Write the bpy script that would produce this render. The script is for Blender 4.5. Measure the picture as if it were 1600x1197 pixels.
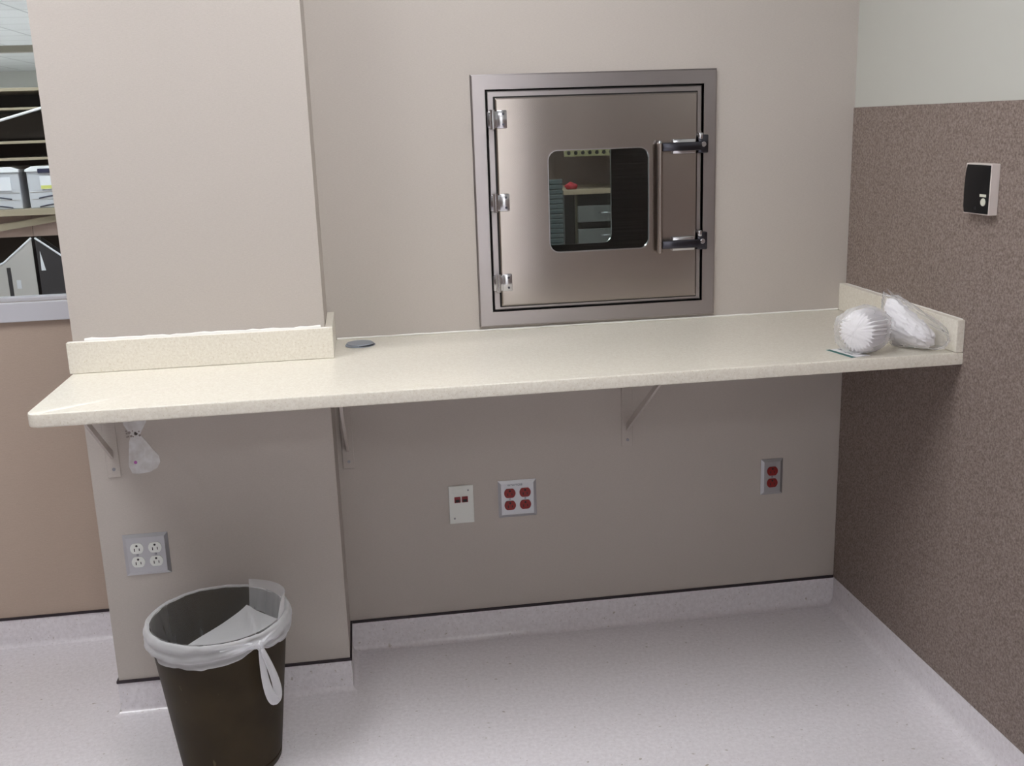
import bpy, bmesh, math, random
from mathutils import Vector, Matrix

for o in list(bpy.data.objects):
    bpy.data.objects.remove(o, do_unlink=True)
S = bpy.context.scene
COL = S.collection
random.seed(7)

# ------------------------------------------------------------------ camera
YAW, PIT, ROL, FPX = 0.1375, -0.2419, -0.0337, 1633.17
cy_, sy_, cp_, sp_ = math.cos(YAW), math.sin(YAW), math.cos(PIT), math.sin(PIT)
fwd = Vector((sy_*cp_, cy_*cp_, sp_))
rgt = Vector((cy_, -sy_, 0))
upv = rgt.cross(fwd)
c_, s_ = math.cos(ROL), math.sin(ROL)
r2 = c_*rgt + s_*upv
u2 = -s_*rgt + c_*upv
cam_data = bpy.data.cameras.new('camera')
cam = bpy.data.objects.new('camera', cam_data)
COL.objects.link(cam)
cam_data.sensor_width = 36.0
cam_data.sensor_fit = 'HORIZONTAL'
cam_data.lens = FPX/1600*36.0
cam_data.clip_start = 0.05
M4 = Matrix((( r2.x, u2.x, -fwd.x, -1.4201),
             ( r2.y, u2.y, -fwd.y, -2.9175),
             ( r2.z, u2.z, -fwd.z,  1.5232),
             ( 0, 0, 0, 1)))
cam.matrix_world = M4
S.camera = cam

# ------------------------------------------------------------------ world and exposure
w = bpy.data.worlds.new('world'); S.world = w; w.use_nodes = True
w.node_tree.nodes['Background'].inputs[0].default_value = (0.9, 0.95, 1, 1)
w.node_tree.nodes['Background'].inputs[1].default_value = 0.02
S.view_settings.view_transform = 'Standard'
S.view_settings.look = 'None'
S.view_settings.gamma = 1
S.view_settings.use_curve_mapping = False
S.view_settings.exposure = 0.1
LAMP = 13.0          # ceiling light brightness in the main room
LAMP_FAR = 15.0       # in the room behind

# ------------------------------------------------------------------ materials
def lin(r, g, b):
    f = lambda v: (v/255/12.92) if v/255 <= 0.04045 else ((v/255+0.055)/1.055)**2.4
    return (f(r), f(g), f(b), 1)

def mat(name, col, rough=0.5, metal=0.0, spec=0.5, coat=0.0):
    m = bpy.data.materials.new(name); m.use_nodes = True
    b = m.node_tree.nodes['Principled BSDF']
    b.inputs['Base Color'].default_value = col
    b.inputs['Roughness'].default_value = rough
    b.inputs['Metallic'].default_value = metal
    b.inputs['Specular IOR Level'].default_value = spec
    b.inputs['Coat Weight'].default_value = coat
    return m

def nd(m, t, **kw):
    n = m.node_tree.nodes.new(t)
    for k, v in kw.items(): setattr(n, k, v)
    return n
def ln(m, a, b): m.node_tree.links.new(a, b)

def coords(m, scale=(1, 1, 1)):
    tc = nd(m, 'ShaderNodeTexCoord'); mp = nd(m, 'ShaderNodeMapping')
    mp.inputs['Scale'].default_value = scale
    ln(m, tc.outputs['Object'], mp.inputs['Vector'])
    return mp.outputs['Vector']

def noise(m, vec, scale, detail=2, rough=0.5):
    n = nd(m, 'ShaderNodeTexNoise'); n.inputs['Scale'].default_value = scale
    n.inputs['Detail'].default_value = detail; n.inputs['Roughness'].default_value = rough
    ln(m, vec, n.inputs['Vector'])
    return n.outputs['Fac']

def ramp(m, fac, stops):
    r = nd(m, 'ShaderNodeValToRGB'); e = r.color_ramp.elements
    e[0].position, e[0].color = stops[0]; e[1].position, e[1].color = stops[-1]
    for p, c in stops[1:-1]:
        x = e.new(p); x.color = c
    ln(m, fac, r.inputs['Fac'])
    return r.outputs['Color']

def mixc(m, fac, a, b, mode='MIX'):
    x = nd(m, 'ShaderNodeMix', data_type='RGBA', blend_type=mode)
    if isinstance(fac, (int, float)): x.inputs[0].default_value = fac
    else: ln(m, fac, x.inputs[0])
    for i, v in ((6, a), (7, b)):
        if isinstance(v, tuple): x.inputs[i].default_value = v
        else: ln(m, v, x.inputs[i])
    return x.outputs[2]

def bump(m, h, strength=0.2, dist=0.001):
    b = nd(m, 'ShaderNodeBump'); b.inputs['Strength'].default_value = strength
    b.inputs['Distance'].default_value = dist
    ln(m, h, b.inputs['Height'])
    ln(m, b.outputs['Normal'], m.node_tree.nodes['Principled BSDF'].inputs['Normal'])

def base(m): return m.node_tree.nodes['Principled BSDF'].inputs['Base Color']
def sc(c, k): return (c[0]*k, c[1]*k, c[2]*k, 1)

# wallcovering: beige vinyl with a fine horizontal weave
def wallcover(name, col):
    m = mat(name, col, 0.75, spec=0.25)
    v = coords(m, (1, 1, 9))
    n1 = noise(m, v, 120, 3)
    n2 = noise(m, coords(m), 380, 2)
    a = ramp(m, n1, [(0.3, sc(col, 0.96)), (0.7, sc(col, 1.03))])
    b = ramp(m, n2, [(0.3, (0.93, 0.93, 0.93, 1)), (0.7, (1, 1, 1, 1))])
    ln(m, mixc(m, 0.7, a, b, 'MULTIPLY'), base(m))
    bump(m, n1, 0.25, 0.001)
    return m
M_WALL = wallcover('beige_wallcovering', lin(193, 185, 179))
M_WALL_L = wallcover('tan_wallcovering', lin(188, 170, 156))
M_WALL_N = wallcover('plain_wallcovering', lin(176, 172, 168))
M_PAINT = mat('cream_wall_paint', lin(196, 196, 190), 0.7, spec=0.3)
bump(M_PAINT, noise(M_PAINT, coords(M_PAINT), 120, 3), 0.1, 0.001)

# wainscot: brown grey speckled sheet
M_PANEL = mat('speckled_wainscot', lin(140, 122, 110), 0.55, spec=0.3)
_v = coords(M_PANEL)
_n = noise(M_PANEL, _v, 170, 3, 0.6)
_n2 = noise(M_PANEL, _v, 420, 2, 0.5)
_c = ramp(M_PANEL, _n, [(0.30, lin(110, 96, 90)), (0.5, lin(139, 125, 118)), (0.70, lin(160, 146, 140))])
_c = mixc(M_PANEL, ramp(M_PANEL, _n2, [(0.60, (0, 0, 0, 1)), (0.70, (1, 1, 1, 1))]), _c, lin(98, 82, 76))
ln(M_PANEL, _c, base(M_PANEL))

# floor: pale sheet vinyl with little chips
def floormat(name, rough=0.25):
    m = mat(name, lin(205, 198, 198), rough, spec=0.5)
    v = coords(m)
    n1 = noise(m, v, 90, 3, 0.6); n2 = noise(m, v, 230, 2); n3 = noise(m, v, 60, 2)
    c = ramp(m, n1, [(0.3, lin(224, 219, 224)), (0.7, lin(238, 234, 239))])
    c = mixc(m, ramp(m, n2, [(0.66, (0, 0, 0, 1)), (0.74, (1, 1, 1, 1))]), c, lin(196, 186, 182))
    c = mixc(m, ramp(m, n3, [(0.70, (0, 0, 0, 1)), (0.76, (1, 1, 1, 1))]), c, lin(188, 180, 176))
    ln(m, c, base(m))
    bump(m, noise(m, v, 40, 2), 0.05, 0.001)
    return m
M_FLOOR = floormat('speckled_sheet_vinyl')
M_COVE = floormat('vinyl_cove', 0.14)
M_CAP = mat('dark_cap_strip', lin(40, 30, 38), 0.5)

# counter: cream speckled solid surface
M_COUNTER = mat('cream_solid_surface', lin(224, 215, 194), 0.3, spec=0.5)
_v = coords(M_COUNTER)
_c = ramp(M_COUNTER, noise(M_COUNTER, _v, 150, 3, 0.6), [(0.3, lin(222, 215, 202)), (0.7, lin(237, 232, 221))])
_c = mixc(M_COUNTER, ramp(M_COUNTER, noise(M_COUNTER, _v, 330, 2), [(0.64, (0, 0, 0, 1)), (0.72, (1, 1, 1, 1))]), _c, lin(208, 197, 176))
ln(M_COUNTER, _c, base(M_COUNTER))
M_CAULK = mat('white_caulk', lin(240, 238, 234), 0.45)

# brushed stainless steel, grain running sideways
def steel(name, col, rough=0.3, aniso=0.8):
    m = mat(name, col, rough, 1.0)
    b = m.node_tree.nodes['Principled BSDF']
    b.inputs['Anisotropic'].default_value = aniso
    t = nd(m, 'ShaderNodeTangent', direction_type='UV_MAP'); t.uv_map = 'UVMap'
    ln(m, t.outputs['Tangent'], b.inputs['Tangent'])
    return m
M_STEEL = steel('brushed_steel', lin(168, 160, 156), 0.20, 0.86)
M_STEELF = steel('brushed_steel_frame', lin(168, 162, 163), 0.34, 0.7)
M_CHROME = mat('polished_steel', lin(200, 200, 205), 0.16, 1.0)
M_DARKSTEEL = mat('dark_latch_steel', lin(74, 74, 82), 0.22, 1.0)
M_BLACKGAP = mat('black_gap', lin(22, 20, 20), 0.6)
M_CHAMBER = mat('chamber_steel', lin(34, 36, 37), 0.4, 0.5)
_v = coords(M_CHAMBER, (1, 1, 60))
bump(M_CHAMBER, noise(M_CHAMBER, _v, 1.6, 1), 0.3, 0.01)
M_PLATE = mat('stainless_cover_plate', lin(182, 182, 186), 0.34, 0.7)
M_PLASTIC_W = mat('white_plastic', lin(226, 228, 224), 0.4)
M_RED = mat('red_receptacle', lin(132, 16, 13), 0.4)
M_REDDARK = mat('red_jack', lin(124, 16, 28), 0.4)
M_SLOT = mat('dark_slot', lin(18, 16, 20), 0.6)
M_SCREW = mat('screw_metal', lin(150, 150, 155), 0.35, 0.9)
M_BLACK = mat('glossy_black_plastic', lin(16, 17, 20), 0.25)
M_BOXWHITE = mat('warm_white_plastic', lin(222, 212, 208), 0.45)
M_BTN = mat('pale_button', lin(214, 214, 200), 0.5)
M_BRACKET = wallcover('painted_bracket', lin(193, 185, 179))
M_GROMMET = mat('grey_grommet_plastic', lin(140, 146, 156), 0.4)
M_BIN = mat('brown_bin_plastic', lin(50, 40, 22), 0.5, spec=0.22)
_v = coords(M_BIN)
_c = ramp(M_BIN, noise(M_BIN, _v, 9, 3), [(0.35, lin(44, 34, 17)), (0.65, lin(55, 44, 25))])
_c = mixc(M_BIN, ramp(M_BIN, noise(M_BIN, coords(M_BIN, (3, 3, 1.0)), 22, 3), [(0.72, (0, 0, 0, 1)), (0.78, (1, 1, 1, 1))]), _c, lin(88, 78, 58))
ln(M_BIN, _c, base(M_BIN))
M_CARD = mat('white_card', lin(238, 236, 238), 0.5)
M_TEAL = mat('teal_print', lin(20, 96, 92), 0.5)
M_INK = mat('dark_print', lin(60, 70, 78), 0.6)
M_PAPER = mat('white_filter_paper', lin(240, 238, 242), 0.85, spec=0.1)
M_PATCH = mat('white_plaster_patch', lin(214, 212, 212), 0.8)
_n = noise(M_PATCH, coords(M_PATCH), 40, 3)
ln(M_PATCH, ramp(M_PATCH, _n, [(0.3, lin(200, 196, 194)), (0.7, lin(224, 224, 226))]), base(M_PATCH))
M_PURPLE = mat('purple_ink', lin(176, 96, 172), 0.7)
M_SCUFF = mat('grey_scuff', lin(150, 140, 138), 0.8)
M_WINFRAME = mat('pale_window_frame', lin(206, 206, 214), 0.45)
M_CEIL = mat('ceiling_tile_white', lin(206, 208, 206), 0.9)
_br = nd(M_CEIL, 'ShaderNodeTexBrick'); _br.offset = 0
_br.inputs['Scale'].default_value = 1.0
_br.inputs['Brick Width'].default_value = 0.61; _br.inputs['Row Height'].default_value = 0.61
_br.inputs['Mortar Size'].default_value = 0.012
_br.inputs['Color1'].default_value = lin(206, 208, 206); _br.inputs['Color2'].default_value = lin(200, 202, 200)
_br.inputs['Mortar'].default_value = lin(168, 170, 168)
ln(M_CEIL, coords(M_CEIL), _br.inputs['Vector']); ln(M_CEIL, _br.outputs['Color'], base(M_CEIL))
M_RACK = mat('beige_rack_steel', lin(160, 149, 130), 0.45)
M_DIV = mat('olive_divider', lin(86, 82, 64), 0.5)
M_RACKDARK = mat('dark_rack_panel', lin(46, 36, 30), 0.7)
M_BACKPANEL = mat('taupe_back_panel', lin(172, 150, 142), 0.7)
M_TOTE = mat('pale_grey_tote', lin(196, 198, 206), 0.45)
M_TOTELID = mat('white_tote_lid', lin(240, 242, 248), 0.4)
M_LABEL = mat('paper_label', lin(226, 228, 236), 0.6)
M_YEL = mat('yellow_label', lin(206, 210, 120), 0.6)
M_NAVY = mat('dark_blue_trim', lin(36, 38, 66), 0.5)
M_FILE = mat('grey_file_holder', lin(176, 172, 170), 0.6)
M_FILED = mat('dark_file_holder', lin(44, 42, 46), 0.6)
M_GREYDRAWER = mat('grey_drawer_front', lin(128, 128, 126), 0.5)
M_DARKCAB = mat('black_cabinet', lin(20, 20, 20), 0.6)
M_OAK = mat('pale_shelf_board', lin(196, 174, 148), 0.5)
M_YRAIL = mat('yellowed_rail', lin(176, 166, 124), 0.5)
M_REDCLOTH = mat('red_cloth', lin(214, 60, 72), 0.8)
M_SLATS = mat('blue_grey_slats', lin(104, 112, 114), 0.5)
M_TBAR = mat('grey_beam', lin(140, 134, 120), 0.6)

def glass(name, tint=(0.92, 0.95, 0.94, 1), refl=1.0):
    m = bpy.data.materials.new(name); m.use_nodes = True
    nt = m.node_tree; nt.nodes.clear()
    out = nt.nodes.new('ShaderNodeOutputMaterial'); mx = nt.nodes.new('ShaderNodeMixShader')
    tr = nt.nodes.new('ShaderNodeBsdfTransparent'); gl = nt.nodes.new('ShaderNodeBsdfGlossy')
    fr = nt.nodes.new('ShaderNodeFresnel'); fr.inputs['IOR'].default_value = 1.45
    tr.inputs[0].default_value = tint; gl.inputs['Roughness'].default_value = 0.02
    gl.inputs[0].default_value = (refl, refl, refl, 1)
    nt.links.new(fr.outputs[0], mx.inputs[0]); nt.links.new(tr.outputs[0], mx.inputs[1])
    nt.links.new(gl.outputs[0], mx.inputs[2]); nt.links.new(mx.outputs[0], out.inputs[0])
    return m
M_GLASS = glass('window_glass')
M_GLASSD = glass('hatch_glass', (0.74, 0.77, 0.76, 1))

def film(name, opacity, col=(0.9, 0.9, 0.92, 1), rough=0.35, edge=0.5):
    """thin plastic film: partly clear, whiter where seen edge-on"""
    m = bpy.data.materials.new(name); m.use_nodes = True
    nt = m.node_tree; nt.nodes.clear()
    out = nt.nodes.new('ShaderNodeOutputMaterial'); mx = nt.nodes.new('ShaderNodeMixShader')
    tr = nt.nodes.new('ShaderNodeBsdfTransparent'); pb = nt.nodes.new('ShaderNodeBsdfPrincipled')
    df = nt.nodes.new('ShaderNodeBsdfTranslucent'); df.inputs[0].default_value = col
    add = nt.nodes.new('ShaderNodeMixShader'); add.inputs[0].default_value = 0.35
    pb.inputs['Base Color'].default_value = col; pb.inputs['Roughness'].default_value = rough
    lw = nt.nodes.new('ShaderNodeLayerWeight'); lw.inputs['Blend'].default_value = 0.35
    mm = nt.nodes.new('ShaderNodeMath'); mm.operation = 'MULTIPLY_ADD'
    mm.inputs[1].default_value = edge; mm.inputs[2].default_value = opacity; mm.use_clamp = True
    nt.links.new(lw.outputs['Facing'], mm.inputs[0])
    nt.links.new(pb.outputs[0], add.inputs[1]); nt.links.new(df.outputs[0], add.inputs[2])
    nt.links.new(mm.outputs[0], mx.inputs[0])
    nt.links.new(tr.outputs[0], mx.inputs[1]); nt.links.new(add.outputs[0], mx.inputs[2])
    nt.links.new(mx.outputs[0], out.inputs[0])
    return m
M_LINER = film('thin_liner_film', 0.11, edge=0.6)
M_LINERW = film('folded_liner_film', 0.5, (0.95, 0.95, 0.98, 1), edge=0.7)
M_LINERM = film('doubled_liner_film', 0.54, (0.95, 0.95, 0.98, 1), edge=0.2)
M_FLAP = film('standing_liner_film', 0.66, (0.95, 0.95, 0.98, 1), edge=0.3)
M_WRAP = film('clear_wrap_film', 0.07, rough=0.08, edge=0.5)

def emit(name, col, s):
    m = bpy.data.materials.new(name); m.use_nodes = True
    nt = m.node_tree; nt.nodes.clear()
    out = nt.nodes.new('ShaderNodeOutputMaterial'); e = nt.nodes.new('ShaderNodeEmission')
    e.inputs[0].default_value = col; e.inputs[1].default_value = s
    nt.links.new(e.outputs[0], out.inputs[0])
    return m
M_LAMP = emit('lamp_diffuser', (0.975, 0.985, 0.99, 1), LAMP)
M_LAMP2 = emit('lamp_diffuser_right', (0.975, 0.985, 0.99, 1), LAMP*0.75)  # right lamp turned down to lower the light on the right wall
M_LAMPR = emit('lamp_diffuser_rear_fill', (0.975, 0.985, 0.99, 1), LAMP*0.8)
M_LAMPC = emit('lamp_diffuser_added_corridor', (0.97, 0.985, 1.0, 1), 36)
M_CORR = mat('white_added_corridor_paint', lin(232, 231, 228), 0.7)
M_LAMPF2 = emit('lamp_diffuser_storage_fill', (0.97, 0.99, 1.0, 1), LAMP_FAR*2.7)
M_LAMPF = emit('lamp_diffuser_far', (0.93, 0.97, 1.0, 1), LAMP_FAR)

# ------------------------------------------------------------------ mesh helpers
def box(bm, x0, x1, y0, y1, z0, z1, bev=0.0, seg=2):
    vs = [bm.verts.new((x, y, z)) for z in (z0, z1) for y in (y0, y1) for x in (x0, x1)]
    fs = [bm.faces.new([vs[i] for i in f]) for f in
          ((0, 2, 3, 1), (4, 5, 7, 6), (0, 1, 5, 4), (2, 6, 7, 3), (0, 4, 6, 2), (1, 3, 7, 5))]
    if bev > 0:
        ed = set(e for f in fs for e in f.edges)
        bmesh.ops.bevel(bm, geom=list(ed), offset=bev, segments=seg, profile=0.5, affect='EDGES')
    return vs

def cyl(bm, c, ax, r, h, n=24, r2=None, bev=0.0):
    """cylinder from c along ax by h"""
    ax = Vector(ax).normalized(); c = Vector(c)
    t = Vector((0, 0, 1)) if abs(ax.z) < 0.9 else Vector((1, 0, 0))
    a = ax.cross(t).normalized(); b = ax.cross(a)
    r2 = r if r2 is None else r2
    prof = [(r, 0), (r2, h)]
    if bev: prof = [(r-bev, 0), (r, bev), (r2, h-bev), (r2-bev, h)]
    rings = []
    for rr, hh in prof:
        rings.append([bm.verts.new(c+ax*hh+a*rr*math.cos(2*math.pi*i/n)+b*rr*math.sin(2*math.pi*i/n)) for i in range(n)])
    for p, q in zip(rings, rings[1:]):
        for i in range(n):
            bm.faces.new((p[i], p[(i+1) % n], q[(i+1) % n], q[i]))
    bm.faces.new(rings[0][::-1]); bm.faces.new(rings[-1])

def prism(bm, pts, axis, a0, a1, bev=0.0):
    """extrude a polygon; axis 'x': pts are (y,z); 'y': (x,z); 'z': (x,y)"""
    def P(p, a):
        return {'x': (a, p[0], p[1]), 'y': (p[0], a, p[1]), 'z': (p[0], p[1], a)}[axis]
    A = [bm.verts.new(P(p, a0)) for p in pts]; B = [bm.verts.new(P(p, a1)) for p in pts]
    n = len(pts)
    fs = [bm.faces.new(A), bm.faces.new(B[::-1])]
    for i in range(n):
        fs.append(bm.faces.new((A[i], B[i], B[(i+1) % n], A[(i+1) % n])))
    if bev:
        ed = set(fs[0].edges) | set(fs[1].edges)
        bmesh.ops.bevel(bm, geom=list(ed), offset=bev, segments=2, profile=0.5, affect='EDGES')

def tube(bm, pts, rad, n=10, flat=None, closed=False):
    """tube through points; rad a number or list; flat=(direction, factor) squashes along a direction"""
    pts = [Vector(p) for p in pts]; N = len(pts)
    if not hasattr(rad, '__len__'): rad = [rad]*N
    rings = []; prev = None
    for i, p in enumerate(pts):
        q0 = pts[(i-1) % N] if (closed or i > 0) else p
        q1 = pts[(i+1) % N] if (closed or i < N-1) else p
        t = (q1-q0).normalized()
        if prev is None:
            ref = Vector((0, 0, 1)) if abs(t.z) < 0.9 else Vector((1, 0, 0))
            a = t.cross(ref).normalized()
        else:
            a = (prev-t*prev.dot(t)).normalized()
        prev = a; b = t.cross(a)
        ring = []
        for k in range(n):
            d = a*math.cos(2*math.pi*k/n)*rad[i]+b*math.sin(2*math.pi*k/n)*rad[i]
            if flat: f = Vector(flat[0]).normalized(); d -= f*d.dot(f)*(1-flat[1])
            ring.append(bm.verts.new(p+d))
        rings.append(ring)
    for i in range(N if closed else N-1):
        A, B = rings[i], rings[(i+1) % N]
        for k in range(n):
            bm.faces.new((A[k], A[(k+1) % n], B[(k+1) % n], B[k]))
    if not closed:
        bm.faces.new(rings[0][::-1]); bm.faces.new(rings[-1])

def rrect(x0, x1, z0, z1, r, n=6):
    pts = []
    for cx, cz, a0 in ((x1-r, z1-r, 0), (x0+r, z1-r, 90), (x0+r, z0+r, 180), (x1-r, z0+r, 270)):
        for i in range(n+1):
            a = math.radians(a0+90*i/n); pts.append((cx+r*math.cos(a), cz+r*math.sin(a)))
    return pts

def ring_prism(bm, outer, inner, axis, a0, a1):
    """plate with a hole; outer and inner are lists of the same length"""
    def P(p, a):
        return {'x': (a, p[0], p[1]), 'y': (p[0], a, p[1]), 'z': (p[0], p[1], a)}[axis]
    n = len(outer)
    O0 = [bm.verts.new(P(p, a0)) for p in outer]; O1 = [bm.verts.new(P(p, a1)) for p in outer]
    I0 = [bm.verts.new(P(p, a0)) for p in inner]; I1 = [bm.verts.new(P(p, a1)) for p in inner]
    for i in range(n):
        j = (i+1) % n
        bm.faces.new((O0[i], O0[j], I0[j], I0[i])); bm.faces.new((O1[j], O1[i], I1[i], I1[j]))
        bm.faces.new((O0[j], O0[i], O1[i], O1[j])); bm.faces.new((I0[i], I0[j], I1[j], I1[i]))

def obj(name, bm, m, parent=None, smooth=None, loc=None, uv=False):
    bmesh.ops.recalc_face_normals(bm, faces=bm.faces[:])
    me = bpy.data.meshes.new(name); bm.to_mesh(me); bm.free()
    if uv:
        u = me.uv_layers.new(name='UVMap')
        for lp in me.loops:
            v = me.vertices[lp.vertex_index].co; u.data[lp.index].uv = (v.z, v.x)
    me.materials.append(m)
    if smooth is not None:
        me.polygons.foreach_set('use_smooth', [True]*len(me.polygons))
        me.set_sharp_from_angle(angle=math.radians(smooth))
    o = bpy.data.objects.new(name, me); COL.objects.link(o)
    if parent: o.parent = parent
    if loc: o.location = loc
    return o

def tag(o, label, cat, group=None, kind=None):
    o['label'] = label
    if cat: o['category'] = cat
    if group: o['group'] = group
    if kind: o['kind'] = kind
    return o
def thing(name, label, cat, loc=(0, 0, 0), rz=0, group=None):
    o = bpy.data.objects.new(name, None); COL.objects.link(o)
    o.empty_display_size = 0.05
    o.location = loc; o.rotation_euler = (0, 0, rz)
    return tag(o, label, cat, group)
def struct(name, bm, m, label, cat, parent=None, smooth=None):
    o = obj(name, bm, m, parent, smooth)
    o['kind'] = 'structure'
    if parent is None: tag(o, label, cat)
    return o
def copy_tree(o, parent=None):
    c = o.copy(); COL.objects.link(c)
    if parent: c.parent = parent
    for ch in [x for x in bpy.data.objects if x.parent == o]: copy_tree(ch, c)
    return c
NB = bmesh.new

# ------------------------------------------------------------------ the setting
XC, XL, DC, YL = -1.5295, -2.150, 0.226, 0.245     # column right, left, depth; left wall plane
ZB, ZC, HS = 0.0905, 0.9556, 0.0795
ZCEIL = 2.65
XW0, YF = -4.3, -4.7

bm = NB(); box(bm, XW0, 0.1, YF, 0.3, -0.08, 0)
struct('floor', bm, M_FLOOR, 'pale speckled sheet vinyl floor', 'floor')
bm = NB(); box(bm, XW0-3.9, 4.0, 0.3, 16, -0.08, 0)
struct('floor_rear', bm, M_FLOOR, 'pale floor of the room behind the window', 'floor')

# back wall, with the opening of the hatch
HX0, HX1, HZ0, HZ1 = -1.068, -0.450, 1.008, 1.620
bm = NB()
box(bm, XC-0.05, HX0, 0, 0.13, 0, ZCEIL); box(bm, HX1, 0.12, 0, 0.13, 0, ZCEIL)
box(bm, HX0, HX1, 0, 0.13, 0, HZ0); box(bm, HX0, HX1, 0, 0.13, HZ1, ZCEIL)
struct('wall_back', bm, M_WALL, 'beige wallcovered back wall holding the steel hatch', 'wall')
bm = NB(); box(bm, XL, XC, -DC, YL+0.13, 0, ZCEIL)
wall_column = struct('wall_column', bm, M_WALL, 'beige square column projecting left of the steel hatch', 'wall')
# left wall with the window opening
WX0, WX1, WZ0, WZ1 = -3.75, -2.19, 1.073, 2.25
bm = NB()
box(bm, XW0, WX0, YL, YL+0.13, 0, ZCEIL); box(bm, WX1, XL+0.02, YL, YL+0.13, 0, ZCEIL)
box(bm, WX0, WX1, YL, YL+0.13, 0, WZ0); box(bm, WX0, WX1, YL, YL+0.13, WZ1, ZCEIL)
struct('wall_left', bm, M_WALL_L, 'tan wall below the interior window, left of the column', 'wall')
bm = NB(); box(bm, 0, 0.12, YF, 0.0, 0, ZCEIL)
struct('wall_right', bm, M_PAINT, 'cream painted right wall above the brown wainscot', 'wall')
bm = NB(); box(bm, -0.004, 0.0, YF, -0.001, ZB, 1.5397, 0.0015, 1)
struct('trim_1', bm, M_PANEL, 'brown grey speckled wainscot sheet on the right wall', 'wall panel')
bm = NB()
GX0, GX1, GZ = -1.05, -0.24, 2.10            # doorway added for the light streak on the hatch door
box(bm, XW0, GX0, YF-0.12, YF, 0, ZCEIL); box(bm, GX1, 0.12, YF-0.12, YF, 0, ZCEIL); box(bm, GX0, GX1, YF-0.12, YF, GZ, ZCEIL)
struct('wall_front', bm, M_WALL_N, 'tan wall behind the camera', 'wall')
bm = NB(); box(bm, XW0, GX0-0.055, YF, YF+0.004, ZB, 1.5397); box(bm, GX1+0.055, 0.0, YF, YF+0.004, ZB, 1.5397)
struct('trim_3', bm, M_PANEL, 'speckled wainscot on the wall behind the camera', 'wall panel')
bm = NB(); box(bm, XW0-0.12, XW0, YF, YL+0.13, 0, ZCEIL)
struct('wall_far_left', bm, M_PANEL, 'tan wall on the far left of the room', 'wall')
bm = NB(); box(bm, XW0, 0.12, YF, 0.3, ZCEIL, ZCEIL+0.1)
struct('ceiling', bm, M_CEIL, 'white tiled ceiling of the room', 'ceiling')
# the room behind
bm = NB(); box(bm, XW0-3.9, 4.0, 0.3, 16, ZCEIL, ZCEIL+0.1)
struct('ceiling_rear', bm, M_CEIL, 'white tiled ceiling seen through the interior window', 'ceiling')
bm = NB(); box(bm, XW0-3.9, 4.0, 16, 16.1, 0, ZCEIL)
struct('wall_rear', bm, M_PAINT, 'far wall of the room behind the window', 'wall')
bm = NB(); box(bm, XW0-4, XW0-3.9, 0.3, 16, 0, ZCEIL)
struct('wall_rear_left', bm, M_PAINT, 'left wall of the room behind the window', 'wall')
bm = NB(); box(bm, 4.0, 4.1, 0.3, 16, 0, ZCEIL)
struct('wall_rear_right', bm, M_PAINT, 'right wall of the room behind the hatch', 'wall')
bm = NB(); box(bm, 0.12, 4.0, 0.25, 0.37, 0, ZCEIL)
struct('wall_rear_front', bm, M_PAINT, 'near wall of the room behind the hatch', 'wall')
bm = NB(); box(bm, XW0-3.9, XW0, 0.25, 0.37, 0, ZCEIL)
struct('wall_rear_near', bm, M_PAINT, 'near wall of the room behind the window', 'wall')
bm = NB(); box(bm, XW0-3.9, 4.0, 6.0, 6.10, 2.195, 2.245)
struct('trim_2', bm, M_TBAR, 'grey beam crossing below the ceiling beyond the window', 'beam')

# coved vinyl base: one piece per wall, mitred at the corners
def profile(R0, n=6):
    p = [(0.0, ZB), (0.003, ZB), (0.003, R0)]
    for i in range(1, n+1):
        a = math.radians(90*i/n)
        p.append((0.003+R0-R0*math.cos(a), R0-R0*math.sin(a)+0.0006))
    p += [(0.004+R0, 0.0005), (0.004+R0, 0.0)]
    return p
path = [(XW0, YL), (XL, YL), (XL, -DC), (XC, -DC), (XC, 0), (0, 0), (0, YF)]
def offs(i):
    p = Vector(path[i])
    ns = []
    for a, b in ((i-1, i), (i, i+1)):
        if a < 0 or b >= len(path): continue
        d = (Vector(path[b])-Vector(path[a])).normalized(); ns.append(Vector((d.y, -d.x)))
    if len(ns) == 1: return p, ns[0]
    m = ns[0]+ns[1]; m /= m.dot(ns[0]); return p, m
bn = ['left', 'column_left', 'column_front', 'column_right', 'back', 'right']
bd = ['along the tan wall left of the column', 'on the left side of the column', 'on the front of the column behind the wastebasket',
      'on the right side of the column', 'along the back wall under the counter', 'along the wainscoted right wall']
for k in range(6):
    pr = profile(0.026 if k == 5 else 0.015); bm = NB(); rings = []
    for i in (k, k+1):
        p, m = offs(i)
        rings.append([bm.verts.new((p.x+m.x*o, p.y+m.y*o, z)) for o, z in pr])
    A, B = rings
    for j in range(len(pr)-1): bm.faces.new((A[j], A[j+1], B[j+1], B[j]))
    b = struct('baseboard_'+bn[k], bm, M_COVE, 'pale coved vinyl base '+bd[k], 'baseboard', smooth=50)
    if k < 5:
        bm = NB(); rings = []
        for i in (k, k+1):
            p, m = offs(i)
            rings.append([bm.verts.new((p.x+m.x*o, p.y+m.y*o, z)) for o, z in ((0, ZB-0.001), (0.0055, ZB-0.001), (0.0055, ZB+0.0062), (0, ZB+0.0062))])
        A, B = rings
        for j in range(4): bm.faces.new((A[j], A[(j+1) % 4], B[(j+1) % 4], B[j]))
        bm.faces.new(A); bm.faces.new(B[::-1])
        c = obj('cap_strip', bm, M_CAP, b); c['label'] = 'thin dark cap strip on top of the pale base'

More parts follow.
